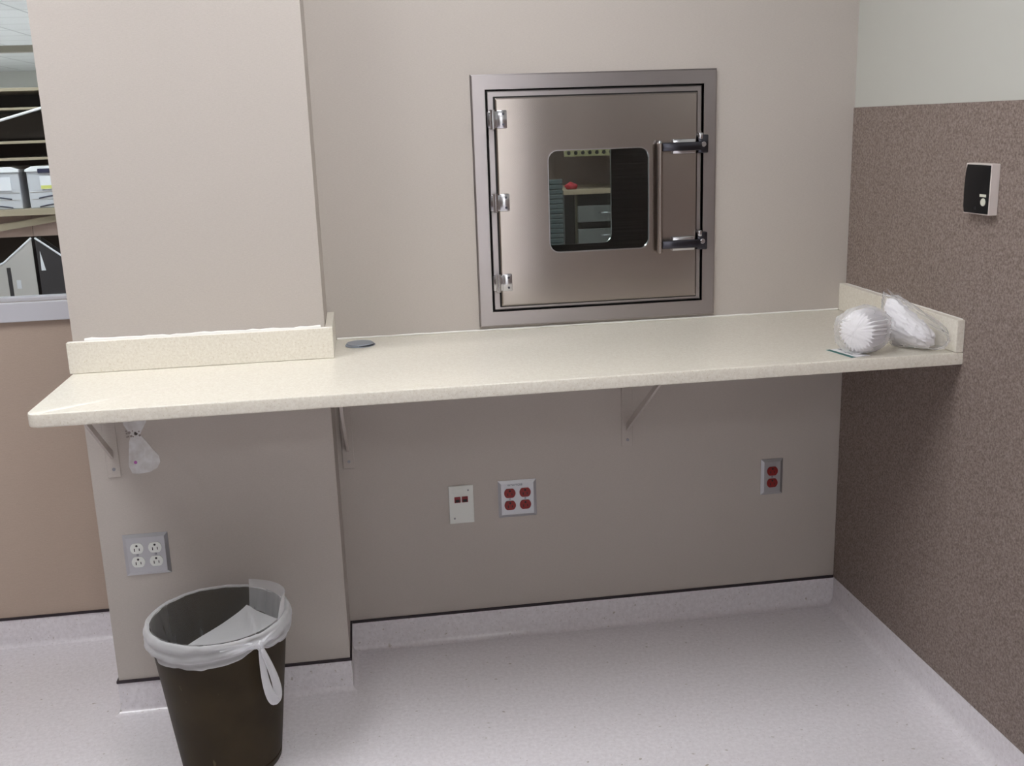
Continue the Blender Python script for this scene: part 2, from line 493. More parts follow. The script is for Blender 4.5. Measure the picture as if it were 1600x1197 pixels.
# interior window
win = thing('window_1', 'interior window with pale frame looking into a storage room', 'window', (0, YL, 0))
win['kind'] = 'structure'
bm = NB(); box(bm, WX0-0.05, WX1+0.035, -0.018, 0.0, 1.018, 1.0745, 0.003)
s_ = obj('window_sill', bm, M_WINFRAME, win)
bm = NB()
box(bm, WX0, WX1, 0.01, 0.05, WZ0, WZ0+0.012, 0.002)
box(bm, WX0, WX0+0.02, 0.01, 0.09, WZ0, WZ1); box(bm, WX1-0.02, WX1, 0.01, 0.09, WZ0, WZ1)
box(bm, WX0, WX1, 0.01, 0.09, WZ1-0.02, WZ1)
obj('window_frame', bm, M_WINFRAME, win)
bm = NB(); box(bm, WX0+0.02, WX1-0.02, 0.035, 0.039, WZ0+0.008, WZ1-0.02)
obj('window_pane', bm, M_GLASS, win)
bm = NB()
box(bm, WX0-0.05, WX0, -0.018, 0, 1.0745, WZ1+0.05, 0.003); box(bm, WX1, WX1+0.035, -0.018, 0, 1.0745, WZ1+0.05, 0.003)
box(bm, WX0-0.05, WX1+0.035, -0.018, 0, WZ1, WZ1+0.05, 0.003)
obj('window_casing', bm, M_WINFRAME, win)

# ceiling lights
def ceiling_light(x, y, lab, m, lx=0.6, ly=1.2, rz=0):
    t = thing('ceiling_light', lab, 'ceiling light', (x, y, ZCEIL), rz, 'recessed ceiling lights')
    bm = NB()
    for a in ((-lx/2-0.03, -lx/2, -ly/2-0.03, ly/2+0.03), (lx/2, lx/2+0.03, -ly/2-0.03, ly/2+0.03),
              (-lx/2, lx/2, -ly/2-0.03, -ly/2), (-lx/2, lx/2, ly/2, ly/2+0.03)):
        box(bm, *a, -0.012, 0.0, 0.002, 1)
    obj('frame', bm, M_PLASTIC_W, t)
    bm = NB(); box(bm, -lx/2, lx/2, -ly/2, ly/2, -0.008, -0.001)
    obj('diffuser', bm, m, t)
    return t
ceiling_light(-1.15, -1.20, 'recessed fluorescent ceiling light over the counter, nearer the right wall', M_LAMP2)
ceiling_light(-2.75, -1.20, 'recessed fluorescent ceiling light over the left side of the room', M_LAMP)
ceiling_light(-1.0, -4.25, 'unseen ceiling light behind the camera, placed to light the front wall', M_LAMPR, 1.2, 0.5)  # unseen rear lamp placed to brighten the front wall and under the counter
ceiling_light(-3.1, 1.25, 'unseen ceiling light added to light the front of the storage shelving', M_LAMPF)  # lamp added out of view to light the shelf front
ceiling_light(-0.5, 1.3, 'recessed ceiling light of the room behind the hatch', M_LAMPF)
for x, y, lb in ((-1.2, 5.0, 'right of the shelving'), (-1.6, 8.0, 'in the middle of the storage room'), (-1.6, 11.5, 'far back on the right'), (-7.3, 8.0, 'on the far left'),
                 (-7.3, 4.5, 'left of the shelving'), (-7.6, 12.0, 'farthest back on the left')):
    ceiling_light(x, y, 'unseen ceiling light added to brighten the storage room ceiling, '+lb, M_LAMPF2)  # hidden lamps added to brighten the ceiling seen through the window
# doorway and lit corridor added behind the camera to streak the steel hatch door
dr = thing('door_added_1', 'unseen doorway with a pale frame, added for a bright streak on the hatch door', 'doorway', ((GX0+GX1)/2, YF, 0)); dr['kind'] = 'structure'
hw = (GX1-GX0)/2
bm = NB(); box(bm, -hw-0.05, -hw, -0.13, 0.02, 0.0, GZ+0.05); box(bm, hw, hw+0.05, -0.13, 0.02, 0.0, GZ+0.05); box(bm, -hw, hw, -0.13, 0.02, GZ, GZ+0.05); obj('added_door_frame', bm, M_WINFRAME, dr)
bm = NB(); box(bm, -2.2, 1.2, YF-1.7, YF-0.0, -0.08, -0.001)
struct('floor_added_corridor', bm, M_FLOOR, 'floor of the unseen corridor added behind the camera', 'floor')
bm = NB(); box(bm, -2.2, 1.2, YF-1.7, YF-0.12, ZCEIL, ZCEIL+0.1)
struct('ceiling_added_corridor', bm, M_CEIL, 'ceiling of the unseen corridor added behind the camera', 'ceiling')
bm = NB(); box(bm, -2.2, 1.2, YF-1.8, YF-1.7, 0, ZCEIL); box(bm, -2.3, -2.2, YF-1.8, YF-0.12, 0, ZCEIL); box(bm, 1.2, 1.3, YF-1.8, YF-0.12, 0, ZCEIL); box(bm, 0.12, 1.3, YF-0.12, YF, 0, ZCEIL)
struct('wall_added_corridor', bm, M_CORR, 'white walls of the unseen corridor added behind the camera', 'wall')
ceiling_light(-0.3, YF-0.85, 'unseen corridor light added to reflect as a streak in the hatch door', M_LAMPC, 1.2, 0.6)  # added lamp, its glow gives the steel door a bright left streak

# plaster patch on the column, under the counter
bm = NB()
pp = [(-2.058, 0.85), (-1.995, 0.85), (-1.998, 0.815), (-2.010, 0.795), (-2.017, 0.782), (-2.006, 0.768), (-1.992, 0.745), (-1.976, 0.722),
      (-1.975, 0.705), (-1.984, 0.690), (-2.004, 0.680), (-2.030, 0.678), (-2.047, 0.680), (-2.054, 0.700), (-2.050, 0.735), (-2.046, 0.765),
      (-2.040, 0.780), (-2.046, 0.795), (-2.055, 0.812)]
prism(bm, pp, 'y', -DC-0.0012, -DC+0.001)
patch = obj('plaster_patch', bm, M_PATCH, wall_column); patch['label'] = 'white unpainted plaster patch'
bm = NB(); cyl(bm, (-2.036, -DC-0.0012, 0.709), (0, -1, 0), 0.0042, 0.0006, 14)
o = obj('ink_mark', bm, M_PURPLE, patch); o['label'] = 'small purple ink dot'
bm = NB()
for i in range(16):
    x = random.uniform(-2.052, -2.010); z = random.uniform(0.777, 0.797); s = random.uniform(0.0015, 0.004)
    cyl(bm, (x, -DC-0.0012, z), (0, -1, 0), s, 0.0005, 7)
o = obj('scuff_mark', bm, M_SCUFF, patch); o['label'] = 'grey scuffed band across the patch'

# ------------------------------------------------------------------ counter and splashes
CD = 0.6353; XCL = -2.157; TH = 0.030
def rcorner(cx, cy, r, a0, n=6):
    return [(cx+r*math.cos(math.radians(a0+90*i/n)), cy+r*math.sin(math.radians(a0+90*i/n))) for i in range(n+1)]
bm = NB()
pts = [(-0.0045, -0.001), (XC+0.001, -0.001), (XC+0.001, -DC-0.001), (XCL, -DC-0.001)] + rcorner(XCL+0.022, -CD+0.022, 0.022, 180) + [(-0.0045, -CD)]
prism(bm, pts, 'z', ZC-TH, ZC, 0.003)
tag(obj('counter', bm, M_COUNTER, smooth=40), 'long cream speckled wall mounted counter below the steel hatch', 'counter')

def caulk(p0, p1, r, parent, jag=0.5, n=60, seed=1, lumps=()):
    rnd = random.Random(seed); bm = NB()
    P0, P1 = Vector(p0), Vector(p1); pts = []; rad = []
    for i in range(n+1):
        t = i/n; p = P0.lerp(P1, t)
        pts.append(p+Vector((0, rnd.uniform(-1, 1)*r*0.3*jag, rnd.uniform(-1, 1)*r*0.5*jag)))
        k = 1+rnd.uniform(-0.5, 0.6)*jag
        for c, wd, am in lumps: k += am*math.exp(-((t-c)/wd)**2)
        rad.append(r*k)
    tube(bm, pts, rad, 7)
    o = obj('caulk_bead', bm, M_CAULK, parent, 60); o['label'] = 'white caulk bead'
    return o
bs = thing('backsplash', 'low cream backsplash strip across the front of the column with ragged white caulk', 'backsplash', (0, 0, ZC))
bm = NB(); box(bm, XL-0.012, XC+0.02, -DC-0.021, -DC-0.0005, 0.0005, HS, 0.0015, 2)
obj('strip', bm, M_COUNTER, bs)
caulk((XL+0.03, -DC-0.005, HS+0.001), (XC-0.01, -DC-0.005, HS+0.001), 0.0040, bs, 0.55, 34, 3, ((0.03, 0.03, 1.1), (0.61, 0.02, 0.6)))
caulk((XL-0.005, -DC-0.016, HS), (XC+0.012, -DC-0.018, HS), 0.0016, bs, 0.2, 40, 4)
bs2 = thing('backsplash', 'short cream backsplash strip along the right side of the column', 'backsplash', (0, 0, ZC))
bm = NB(); box(bm, XC+0.0005, XC+0.02, -DC+0.0005, -0.001, 0.0005, HS, 0.0015, 2)
obj('strip', bm, M_COUNTER, bs2)
bs3 = thing('backsplash', 'cream backsplash strip at the counter end against the brown wainscot', 'backsplash', (0, 0, ZC))
bm = NB(); box(bm, -0.0245, -0.0045, -CD, -0.001, 0.0005, HS, 0.0015, 2)
obj('strip', bm, M_COUNTER, bs3)
caulk((-0.006, -CD+0.01, HS), (-0.006, -0.01, HS), 0.0014, bs3, 0.3, 50, 6)

cb_ = caulk((XC+0.023, -0.0040, ZC+0.0022), (-0.028, -0.0040, ZC+0.0022), 0.0028, None, 0.25, 80, 5)
tag(cb_, 'thin white caulk bead where the counter meets the back wall', 'caulk bead')
# cable grommet
g = thing('cable_grommet', 'round grey plastic cable grommet cap set into the counter near the column', 'cable grommet', (-1.443, -0.099, ZC))
bm = NB(); cyl(bm, (0, 0, 0), (0, 0, 1), 0.041, 0.003, 40, 0.040, 0.001); obj('flange', bm, M_GROMMET, g, 40)
bm = NB(); cyl(bm, (-0.001, 0.003, 0.003), (0, 0, 1), 0.037, 0.0035, 40, 0.036, 0.001); obj('cap', bm, M_GROMMET, g, 40)
bm = NB()
arc = [(0.0385*math.cos(a), 0.0385*math.sin(a), 0.0032) for a in [math.radians(-95+6*i) for i in range(16)]]
tube(bm, arc, [0.0005+0.0018*math.sin(math.pi*i/15) for i in range(16)], 6); o = obj('cable_slot', bm, M_SLOT, g); o['label'] = 'dark open slot at the cap edge'

# shelf brackets (built with the wall at local y=0, underside of the counter at local z=0)
def bracket(loc, lab, leg, arm, reach):
    t = thing('shelf_bracket', lab, 'bracket', loc, 0, 'brackets under the counter')
    bm = NB(); box(bm, -0.0165, 0.0165, -0.005, -0.0003, -leg, -0.0003, 0.001, 1); obj('wall_plate', bm, M_BRACKET, t)
    bm = NB(); box(bm, -0.0165, 0.0165, -arm, -0.005, -0.005, -0.0003, 0.001, 1); obj('arm', bm, M_BRACKET, t)
    bm = NB()
    zl, w2, w = -leg+0.065, 0.0035, 0.014
    prism(bm, [(-0.0055, zl-w), (-0.0055, zl+w*0.6), (-reach+w*1.2, -0.0055), (-reach-w*0.6, -0.0055)], 'x', -w2, w2)
    obj('brace', bm, M_BRACKET, t)
    for z in (-leg+0.022, -0.08):
        bm = NB(); cyl(bm, (0.001, -0.005, z), (0, -1, 0), 0.0045, 0.002, 12)
        obj('screw', bm, M_SCREW, t)
    return t
ZU = ZC-TH
bracket((-2.0915, -DC, ZU), 'beige painted steel bracket on the column, left under the counter', ZU-0.674, 0.32, 0.265)
bracket((-1.500, 0, ZU), 'beige painted steel bracket half hidden beside the right side of the column', ZU-0.575, 0.50, 0.45)
bracket((-0.6755, 0, ZU), 'beige painted steel bracket on the back wall below the steel hatch', ZU-0.578, 0.50, 0.45)

# ------------------------------------------------------------------ steel pass-through hatch
FX0, FX1, FZ0, FZ1 = -1.1037, -0.4148, 0.9676, 1.6577
hx, hz = (FX0+FX1)/2, 0.9676
H = thing('pass_through_hatch', 'square stainless steel pass-through hatch with a glazed door in the back wall', 'hatch', (hx, 0, hz))
def L(x): return x-hx
def Z(z): return z-hz
def rect4(x0, x1, z0, z1): return [(L(x1), Z(z1)), (L(x0), Z(z1)), (L(x0), Z(z0)), (L(x1), Z(z0))]
def R4(x0, x1, z0, z1, r, n=6): return rrect(L(x0), L(x1), Z(z0), Z(z1), r, n)
# flange: bevelled picture frame around the opening
IX0, IX1, IZ0, IZ1 = -1.066, -0.452, 1.010, 1.618
bm = NB()
def frame_loop(d, y): return [bm.verts.new((x, y, z)) for x, z in [(L(FX1)-d, Z(FZ1)-d), (L(FX0)+d, Z(FZ1)-d), (L(FX0)+d, Z(FZ0)+d), (L(FX1)-d, Z(FZ0)+d)]]
def in_loop(y): return [bm.verts.new((x, y, z)) for x, z in rect4(IX0, IX1, IZ0, IZ1)]
lo = [frame_loop(0, -0.0003), frame_loop(0, -0.010), frame_loop(0.004, -0.013), in_loop(-0.013), in_loop(0.10)]
for A, B in zip(lo, lo[1:]):
    for i in range(4): bm.faces.new((A[i], A[(i+1) % 4], B[(i+1) % 4], B[i]))
obj('flange', bm, M_STEELF, H, uv=True)
# dark gap and inner frame
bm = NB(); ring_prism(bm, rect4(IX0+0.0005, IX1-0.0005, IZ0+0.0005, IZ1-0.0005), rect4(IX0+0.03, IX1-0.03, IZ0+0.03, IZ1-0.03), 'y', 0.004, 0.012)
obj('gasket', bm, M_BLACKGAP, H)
def slope_frame(bm, o0, d_in, y_back, y_front, ch):
    lp = [(d_in, y_back), (0, y_back), (0, y_front+ch), (ch, y_front), (d_in, y_front), (d_in, y_back)]
    V = [[bm.verts.new((p[0], y, p[1])) for p in rect4(o0[0]+d, o0[1]-d, o0[2]+d, o0[3]-d)] for d, y in lp]
    for A, B in zip(V, V[1:]):
        for i in range(4): bm.faces.new((A[i], A[(i+1) % 4], B[(i+1) % 4], B[i]))
    bmesh.ops.remove_doubles(bm, verts=bm.verts[:], dist=1e-6)
bm = NB(); slope_frame(bm, (IX0+0.0045, IX1-0.0045, IZ0+0.0045, IZ1-0.0045), 0.045, 0.0035, -0.011, 0.003)
obj('inner_frame', bm, M_STEELF, H, uv=True)
# door
DX0, DX1, DZ0, DZ1 = -1.040, -0.474, 1.027, 1.595
VX0, VX1, VZ0, VZ1 = -0.899, -0.613, 1.172, 1.451
out = R4(DX0, DX1, DZ0, DZ1, 0.002, 6); inn = R4(VX0, VX1, VZ0, VZ1, 0.027, 6)
DY = -0.024
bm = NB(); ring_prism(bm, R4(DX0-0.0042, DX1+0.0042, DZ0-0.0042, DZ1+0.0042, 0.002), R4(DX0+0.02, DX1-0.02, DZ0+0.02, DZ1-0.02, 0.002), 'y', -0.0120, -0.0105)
obj('door_gap_shade', bm, M_BLACKGAP, H)  # black ring painting the shade between door and inner frame
def panel_ring(bm, o0, inn, y_back, y_front, ch):
    def ins(d): return R4(o0[0]+d, o0[1]-d, o0[2]+d, o0[3]-d, 0.002+d*0.2)
    lp = [(inn, y_back), (ins(0), y_back), (ins(0), y_front+ch), (ins(ch), y_front), (inn, y_front), (inn, y_back)]
    V = [[bm.verts.new((p[0], y, p[1])) for p in pts] for pts, y in lp]
    for A, B in zip(V, V[1:]):
        for i in range(len(A)): bm.faces.new((A[i], A[(i+1) % len(A)], B[(i+1) % len(A)], B[i]))
    bmesh.ops.remove_doubles(bm, verts=bm.verts[:], dist=1e-6)
bm = NB(); panel_ring(bm, (DX0, DX1, DZ0, DZ1), inn, -0.0115, DY, 0.0035)
door = obj('door', bm, M_STEEL, H, uv=True)
bm = NB(); ring_prism(bm, R4(VX0-0.002, VX1+0.002, VZ0-0.002, VZ1+0.002, 0.029), R4(VX0+0.001, VX1-0.001, VZ0+0.001, VZ1-0.001, 0.026), 'y', DY-0.0015, DY+0.010)
obj('window_rim', bm, M_CHROME, door, 40)
bm = NB(); prism(bm, R4(VX0+0.001, VX1-0.001, VZ0+0.001, VZ1-0.001, 0.026), 'y', DY+0.004, DY+0.008)
obj('window_pane', bm, M_GLASSD, door)
# hinges
for (x, z) in ((-1.046, 1.539), (-1.046, 1.316), (-1.046, 1.094)):
    z0 = Z(z)
    bm = NB(); box(bm, L(x)+0.008, L(x)+0.036, DY-0.006, DY-0.0002, z0-0.024, z0+0.024, 0.0025, 2)
    hg = obj('hinge', bm, M_CHROME, door, 40)
    bm = NB(); box(bm, L(x)-0.017, L(x)+0.010, DY-0.010, -0.0112, z0-0.022, z0+0.022, 0.003, 2)
    obj('hinge_leaf', bm, M_CHROME, hg, 40)
    bm = NB(); cyl(bm, (L(x)-0.004, DY-0.009, z0-0.026), (0, 0, 1), 0.0075, 0.052, 20, None, 0.001)
    obj('hinge_barrel', bm, M_CHROME, hg, 40)
    for dz in (-0.014, 0.014):
        bm = NB(); cyl(bm, (L(x)+0.026, DY-0.006, z0+dz), (0, -1, 0), 0.0032, 0.0012, 12)
        obj('hinge_screw', bm, M_DARKSTEEL, hg)
# latches with a vertical pull bar
PB = []
for z in (1.450, 1.180):
    z0 = Z(z)
    bm = NB(); box(bm, L(-0.548), L(-0.482), DY-0.012, DY-0.0002, z0-0.020, z0+0.020, 0.003, 2)
    la = obj('latch', bm, M_CHROME, door, 40)
    bm = NB(); box(bm, L(-0.582), L(-0.470), DY-0.030, DY-0.012, z0-0.0115, z0+0.0115, 0.003, 2)
    obj('latch_lever', bm, M_DARKSTEEL, la, 40)
    bm = NB(); box(bm, L(-0.474), L(-0.444), -0.034, -0.0132, z0-0.020, z0+0.030, 0.003, 2)
    obj('latch_keeper', bm, M_DARKSTEEL, la, 40)
    bm = NB(); cyl(bm, (L(-0.459), -0.034, z0+0.004), (0, -1, 0), 0.007, 0.004, 16, None, 0.001)
    box(bm, L(-0.474), L(-0.462), -0.040, -0.014, z0+0.018, z0+0.036, 0.003, 2)
    obj('latch_roller', bm, M_CHROME, la, 40)
bm = NB(); cyl(bm, (L(-0.588), DY-0.021, Z(1.157)), (0, 0, 1), 0.0085, 1.462-1.157, 20, None, 0.002)
pbar = obj('pull_bar', bm, M_STEEL, door, 40, uv=True)
bm = NB(); cyl(bm, (L(-0.588), DY-0.021, Z(1.4615)), (0, 0, 1), 0.0075, 0.006, 16, 0.004)
obj('bar_cap', bm, M_CHROME, pbar, 40)
# chamber
CY1 = 0.46
bm = NB()
x0, x1, z0, z1 = L(HX0)+0.002, L(HX1)-0.002, Z(HZ0)+0.002, Z(HZ1)-0.002
box(bm, x0, x0+0.004, 0.014, CY1, z0, z1); box(bm, x1-0.004, x1, 0.014, CY1, z0, z1)
box(bm, x0, x1, 0.014, CY1, z0, z0+0.004); box(bm, x0, x1, 0.014, CY1, z1-0.004, z1)
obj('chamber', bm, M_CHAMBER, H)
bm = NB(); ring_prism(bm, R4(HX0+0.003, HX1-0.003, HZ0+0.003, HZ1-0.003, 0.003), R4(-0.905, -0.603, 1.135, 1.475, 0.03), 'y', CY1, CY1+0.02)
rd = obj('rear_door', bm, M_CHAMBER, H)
bm = NB(); prism(bm, R4(-0.904, -0.604, 1.136, 1.474, 0.029), 'y', CY1+0.008, CY1+0.012); obj('rear_pane', bm, M_GLASSD, rd)
bm = NB(); ring_prism(bm, R4(-0.9055, -0.6025, 1.1345, 1.4755, 0.031), R4(-0.903, -0.605, 1.137, 1.473, 0.028), 'y', CY1-0.002, CY1+0.004); obj('rear_rim', bm, M_CHAMBER, rd)

# ------------------------------------------------------------------ wall plates
def cover_plate(t, w, h, m, y=-0.006, ch=0.009):
    bm = NB()
    lo = []
    for d, yy in ((0, -0.0003), (0, -0.0015), (ch, y), ):
        lo.append([bm.verts.new((a*(w/2-d), yy, h/2+b*(h/2-d))) for a, b in ((1, 1), (-1, 1), (-1, -1), (1, -1))])
    for A, B in zip(lo, lo[1:]):
        for i in range(4): bm.faces.new((A[i], A[(i+1) % 4], B[(i+1) % 4], B[i]))
    bm.faces.new(lo[0][::-1]); bm.faces.new(lo[-1])
    return obj('cover_plate', bm, m, t)
def recept(t, x, z, m, y=-0.006, r=0.017, hh=0.0142):
    """one duplex face: a circle cut flat at the top and bottom, with its slots"""
    pts = []
    for i in range(40):
        a = 2*math.pi*i/40; px, pz = r*math.cos(a), r*math.sin(a)
        pts.append((x+px, z+max(-hh, min(hh, pz))))
    bm = NB(); prism(bm, pts, 'y', y-0.0022, y+0.0005, 0.0004)
    o = obj('receptacle', bm, m, t)
    bm = NB(); yy = y-0.0022
    box(bm, x-0.0073, x-0.0050, yy-0.0003, yy+0.0005, z-0.0075, z+0.0005)
    box(bm, x+0.0050, x+0.0070, yy-0.0003, yy+0.0005, z-0.0065, z+0.0005)
    cyl(bm, (x, yy-0.0003, z+0.0075), (0, 1, 0), 0.0030, 0.0008, 12)
    s = obj('slot', bm, M_SLOT, o); s['label'] = 'dark pin slots'
def screw(t, x, z, y=-0.006):
    bm = NB(); cyl(bm, (x, y, z), (0, -1, 0), 0.0032, 0.0012, 14, 0.0026); obj('screw', bm, M_SCREW, t, 40)
W = 0.115
def quad(loc, lab, m):
    t = thing('outlet_plate', lab, 'power outlet', loc, 0, 'power outlets')
    cover_plate(t, W, W, M_PLATE)
    for x in (-0.023, 0.023):
        for z in (0.0385, 0.0765): recept(t, x, z, m)
        screw(t, x, 0.0575)
    return t
quad((-2.0932+W/2, -DC, 0.398), 'steel plate with four white sockets low on the column above the wastebasket', M_PLASTIC_W)
q = quad((-1.0695+W/2, 0, 0.385), 'steel plate with four red sockets on the back wall', M_RED)
# engraved circuit marking of the red outlet
cu = bpy.data.curves.new('marking', 'FONT'); cu.body = 'W7W/TCBB'; cu.size = 0.0085; cu.align_x = 'CENTER'; cu.extrude = 0.0001
tmp = bpy.data.objects.new('marking', cu); COL.objects.link(tmp)
bpy.context.view_layer.update()
me = bpy.data.meshes.new_from_object(tmp.evaluated_get(bpy.context.evaluated_depsgraph_get()))
bpy.data.objects.remove(tmp, do_unlink=True)
mk = bpy.data.objects.new('marking', me); COL.objects.link(mk); me.materials.clear(); me.materials.append(M_INK)
mk.parent = q; mk.rotation_euler = (math.pi/2, 0, 0); mk.location = (-0.007, -0.0062, 0.0985); mk['label'] = 'dark engraved circuit number'
t = thing('outlet_plate', 'narrow steel plate with two red sockets on the back wall near the corner', 'power outlet', (-0.2537+0.035, 0, 0.388), 0, 'power outlets')
cover_plate(t, 0.070, W, M_PLATE)
for z in (0.0385, 0.0765): recept(t, 0, z, M_RED)
screw(t, 0, 0.0575)

t = thing('data_plate', 'white plastic data plate with two red jacks left of the red sockets', 'data outlet', (-1.180, 0, 0.380))
bm = NB(); box(bm, -0.0365, 0.0365, -0.006, -0.0003, 0, 0.117, 0.0015, 2); obj('cover_plate', bm, M_PLASTIC_W, t)
bm = NB(); box(bm, -0.024, 0.024, -0.0068, -0.0058, 0.094, 0.1075, 0.0004, 1); o = obj('label_window', bm, M_PLASTIC_W, t)
for x in (-0.0205, 0.0015):
    bm = NB(); box(bm, x, x+0.018, -0.0095, -0.0058, 0.0655, 0.0835, 0.001, 1)
    j = obj('jack', bm, M_REDDARK, t); j['label'] = 'dark red network jack'
    bm = NB(); box(bm, x+0.003, x+0.015, -0.0098, -0.0090, 0.0675, 0.0755); o = obj('jack_opening', bm, M_SLOT, j)
screw(t, -0.022, 0.016); screw(t, 0.021, 0.102)

# control box on the wainscot
t = thing('wall_control_box', 'small white wall box with a glossy black front on the brown wainscot', 'control box', (-0.004, -0.678, 1.290))
bm = NB(); box(bm, -0.0215, -0.0002, -0.050, 0.050, 0, 0.114, 0.0012, 2); obj('housing', bm, M_BOXWHITE, t)
bm = NB()
pts = [(-0.048, 0.003), (0.046, 0.002), (0.0500, 0.016), (0.0507, 0.055), (0.0490, 0.090), (0.0440, 0.111), (-0.048, 0.111)]
prism(bm, pts, 'x', -0.0232, -0.0213, 0.0005); fp = obj('faceplate', bm, M_BLACK, t); fp['label'] = 'glossy black faceplate'
bm = NB(); box(bm, -0.0236, -0.0231, -0.039, -0.014, 0.0405, 0.0465); o = obj('legend_label', bm, M_BTN, fp); o['label'] = 'tiny pale label'
bm = NB(); cyl(bm, (-0.0231, -0.029, 0.029), (-1, 0, 0), 0.0090, 0.002, 20, 0.008); o = obj('button', bm, M_BTN, fp, 40); o['label'] = 'round pale button'
bm = NB(); cyl(bm, (-0.0231, 0.0, 0.014), (-1, 0, 0), 0.0045, 0.0006, 16); o = obj('sensor_hole', bm, M_SLOT, fp)

# ------------------------------------------------------------------ wastebasket and its liner
BX, BY, BH, RT, RB = -1.826, -0.5025, 0.391, 0.1645, 0.120
t = thing('wastebasket', 'round brown plastic wastebasket standing on the floor before the column', 'wastebasket', (BX, BY, 0))
def lathe(bm, prof, n=64):
    rings = [[bm.verts.new((r*math.cos(2*math.pi*i/n), r*math.sin(2*math.pi*i/n), z)) for i in range(n)] for r, z in prof]
    for A, B in zip(rings, rings[1:]):
        for i in range(n): bm.faces.new((A[i], A[(i+1) % n], B[(i+1) % n], B[i]))
    return rings
def rad(z): return RB+(RT-RB)*(z/BH)
bm = NB()
rs = lathe(bm, [(RB-0.006, 0.001), (RB-0.002, 0.0), (RB, 0.003), (rad(0.018), 0.018), (rad(0.018)-0.002, 0.020), (rad(0.023)-0.002, 0.023), (rad(0.025), 0.025),
                (rad(0.19), 0.19), (rad(BH-0.012), BH-0.012), (rad(BH-0.012)-0.0025, BH-0.012), (RB-0.001, 0.006)])
bm.faces.new(rs[-1]); bm.faces.new(rs[0][::-1])
obj('body', bm, M_BIN, t, 40)
bm = NB()
lathe(bm, [(RT-0.004, BH-0.013), (RT+0.002, BH-0.013), (RT+0.004, BH-0.009), (RT+0.004, BH-0.003), (RT+0.002, BH), (RT-0.002, BH), (RT-0.004, BH-0.003), (RT-0.004, BH-0.013)])
obj('rim', bm, M_BIN, t, 60)

KN = math.radians(-52)         # direction of the knot
lt = thing('trash_bag', 'translucent white trash bag lining the brown wastebasket, its rim knotted in a loop', 'trash bag', (BX, BY, 0))
rnd = random.Random(11)
ph = [rnd.uniform(0, 6.28) for _ in range(12)]
def wr(a, k=1.0): return k*sum(math.sin(n*a+ph[i])/(1+0.1*n) for i, n in enumerate((5, 9, 13, 19, 27, 34)))/4
bm = NB(); n = 240; rows = []
for j in range(15):
    z = 0.02+(BH+0.004-0.02)*j/14
    row = []
    for i in range(n):
        a = 2*math.pi*i/n
        r = rad(z)-0.0075-abs(wr(a+0.12*math.sin(z*30+ph[3])))*0.02*(1-j/14)**0.7-0.0*j
        rg = (1-abs(math.sin(3.5*a+1.5*math.sin(2*a+ph[1])+0.8*z/BH)))**4+0.7*(1-abs(math.sin(5.5*a+ph[2]-2.5*z/BH)))**5
        r -= 0.012*rg*min(1, (1-j/14)*2.5)
        row.append(bm.verts.new((r*math.cos(a), r*math.sin(a), z)))
    rows.append(row)
for A, B in zip(rows, rows[1:]):
    for i in range(n): bm.faces.new((A[i], A[(i+1) % n], B[(i+1) % n], B[i]))
bm.faces.new(rows[0])
obj('bag_lining', bm, M_LINER, lt, 180)
# cuff folded over the rim, gathered towards the knot
def angd(a, b):
    d = (a-b+math.pi) % (2*math.pi)-math.pi
    return d
bm = NB(); n = 220; rows = []; m_ = 12
for j in range(m_+1):
    s = j/m_; row = []
    for i in range(n):
        a = 2*math.pi*i/n
        d = angd(a, KN)
        front = 0.5-0.5*math.sin(a)                    # 1 in front, 0 at the back
        drop = 0.030+0.026*max(0, -math.sin(a+0.5))+0.008*wr(a)
        if d > 0: drop += 0.022*math.exp(-((d-0.55)/0.5)**2)
        drop *= 1-0.35*math.exp(-(d/0.16)**2)
        if s < 0.15:
            u = s/0.15; r = RT-0.007+0.013*u; z = BH+0.004*math.sin(math.pi*u)+0.001
        else:
            u = (s-0.15)/0.85
            r = RT+0.006+0.004*math.sin(u*math.pi)-0.010*u*drop/0.05*0.5
            z = BH+0.001-drop*u
        gath = math.exp(-(d/0.5)**2)
        if s >= 0.15: r += 0.0075*u*(1.2-u)*(1-abs(math.sin(u*6.5+1.3*wr(a, 0.9)+1.1*math.sin(d*1.3))))**1.5*2.0
        r += 0.0030*wr(a*1.0+0.5*s)+0.0042*math.sin(s*17+3.0*wr(a, 0.6)+d*2.5)*(0.35+0.65*u if s >= 0.15 else 0.2)
        r += 0.004*gath
        row.append(bm.verts.new((r*math.cos(a), r*math.sin(a), z+0.002*wr(a*1.3+2))))
    rows.append(row)
for A, B in zip(rows, rows[1:]):
    for i in range(n): bm.faces.new((A[i], A[(i+1) % n], B[(i+1) % n], B[i]))
o = obj('cuff', bm, M_LINERW, lt, 180); o['label'] = 'bag edge folded down over the rim'
# standing flap at the back right
def sheet(bm, rows):
    vs = [[bm.verts.new(p) for p in r] for r in rows]
    for A, B in zip(vs, vs[1:]):
        for i in range(len(A)-1): bm.faces.new((A[i], A[i+1], B[i+1], B[i]))
bm = NB(); rows = []
for j in range(13):
    s = j/12; row = []
    for i in range(29):
        u = i/28
        a = math.radians(68-92*u)
        top = 0.022+0.026*min(1, u/0.8)**1.3-0.04*max(0, (u-0.86)/0.14)**2
        bot = -0.055-0.035*u
        r = RT-0.0125+0.010*s+0.0022*wr(a*1.2+s)
        row.append((r*math.cos(a), r*math.sin(a), BH+bot+(top-bot)*s))
    rows.append(row)
sheet(bm, rows); o = obj('standing_flap', bm, M_FLAP, lt, 180); o['label'] = 'loose edge of the bag standing up at the back right'
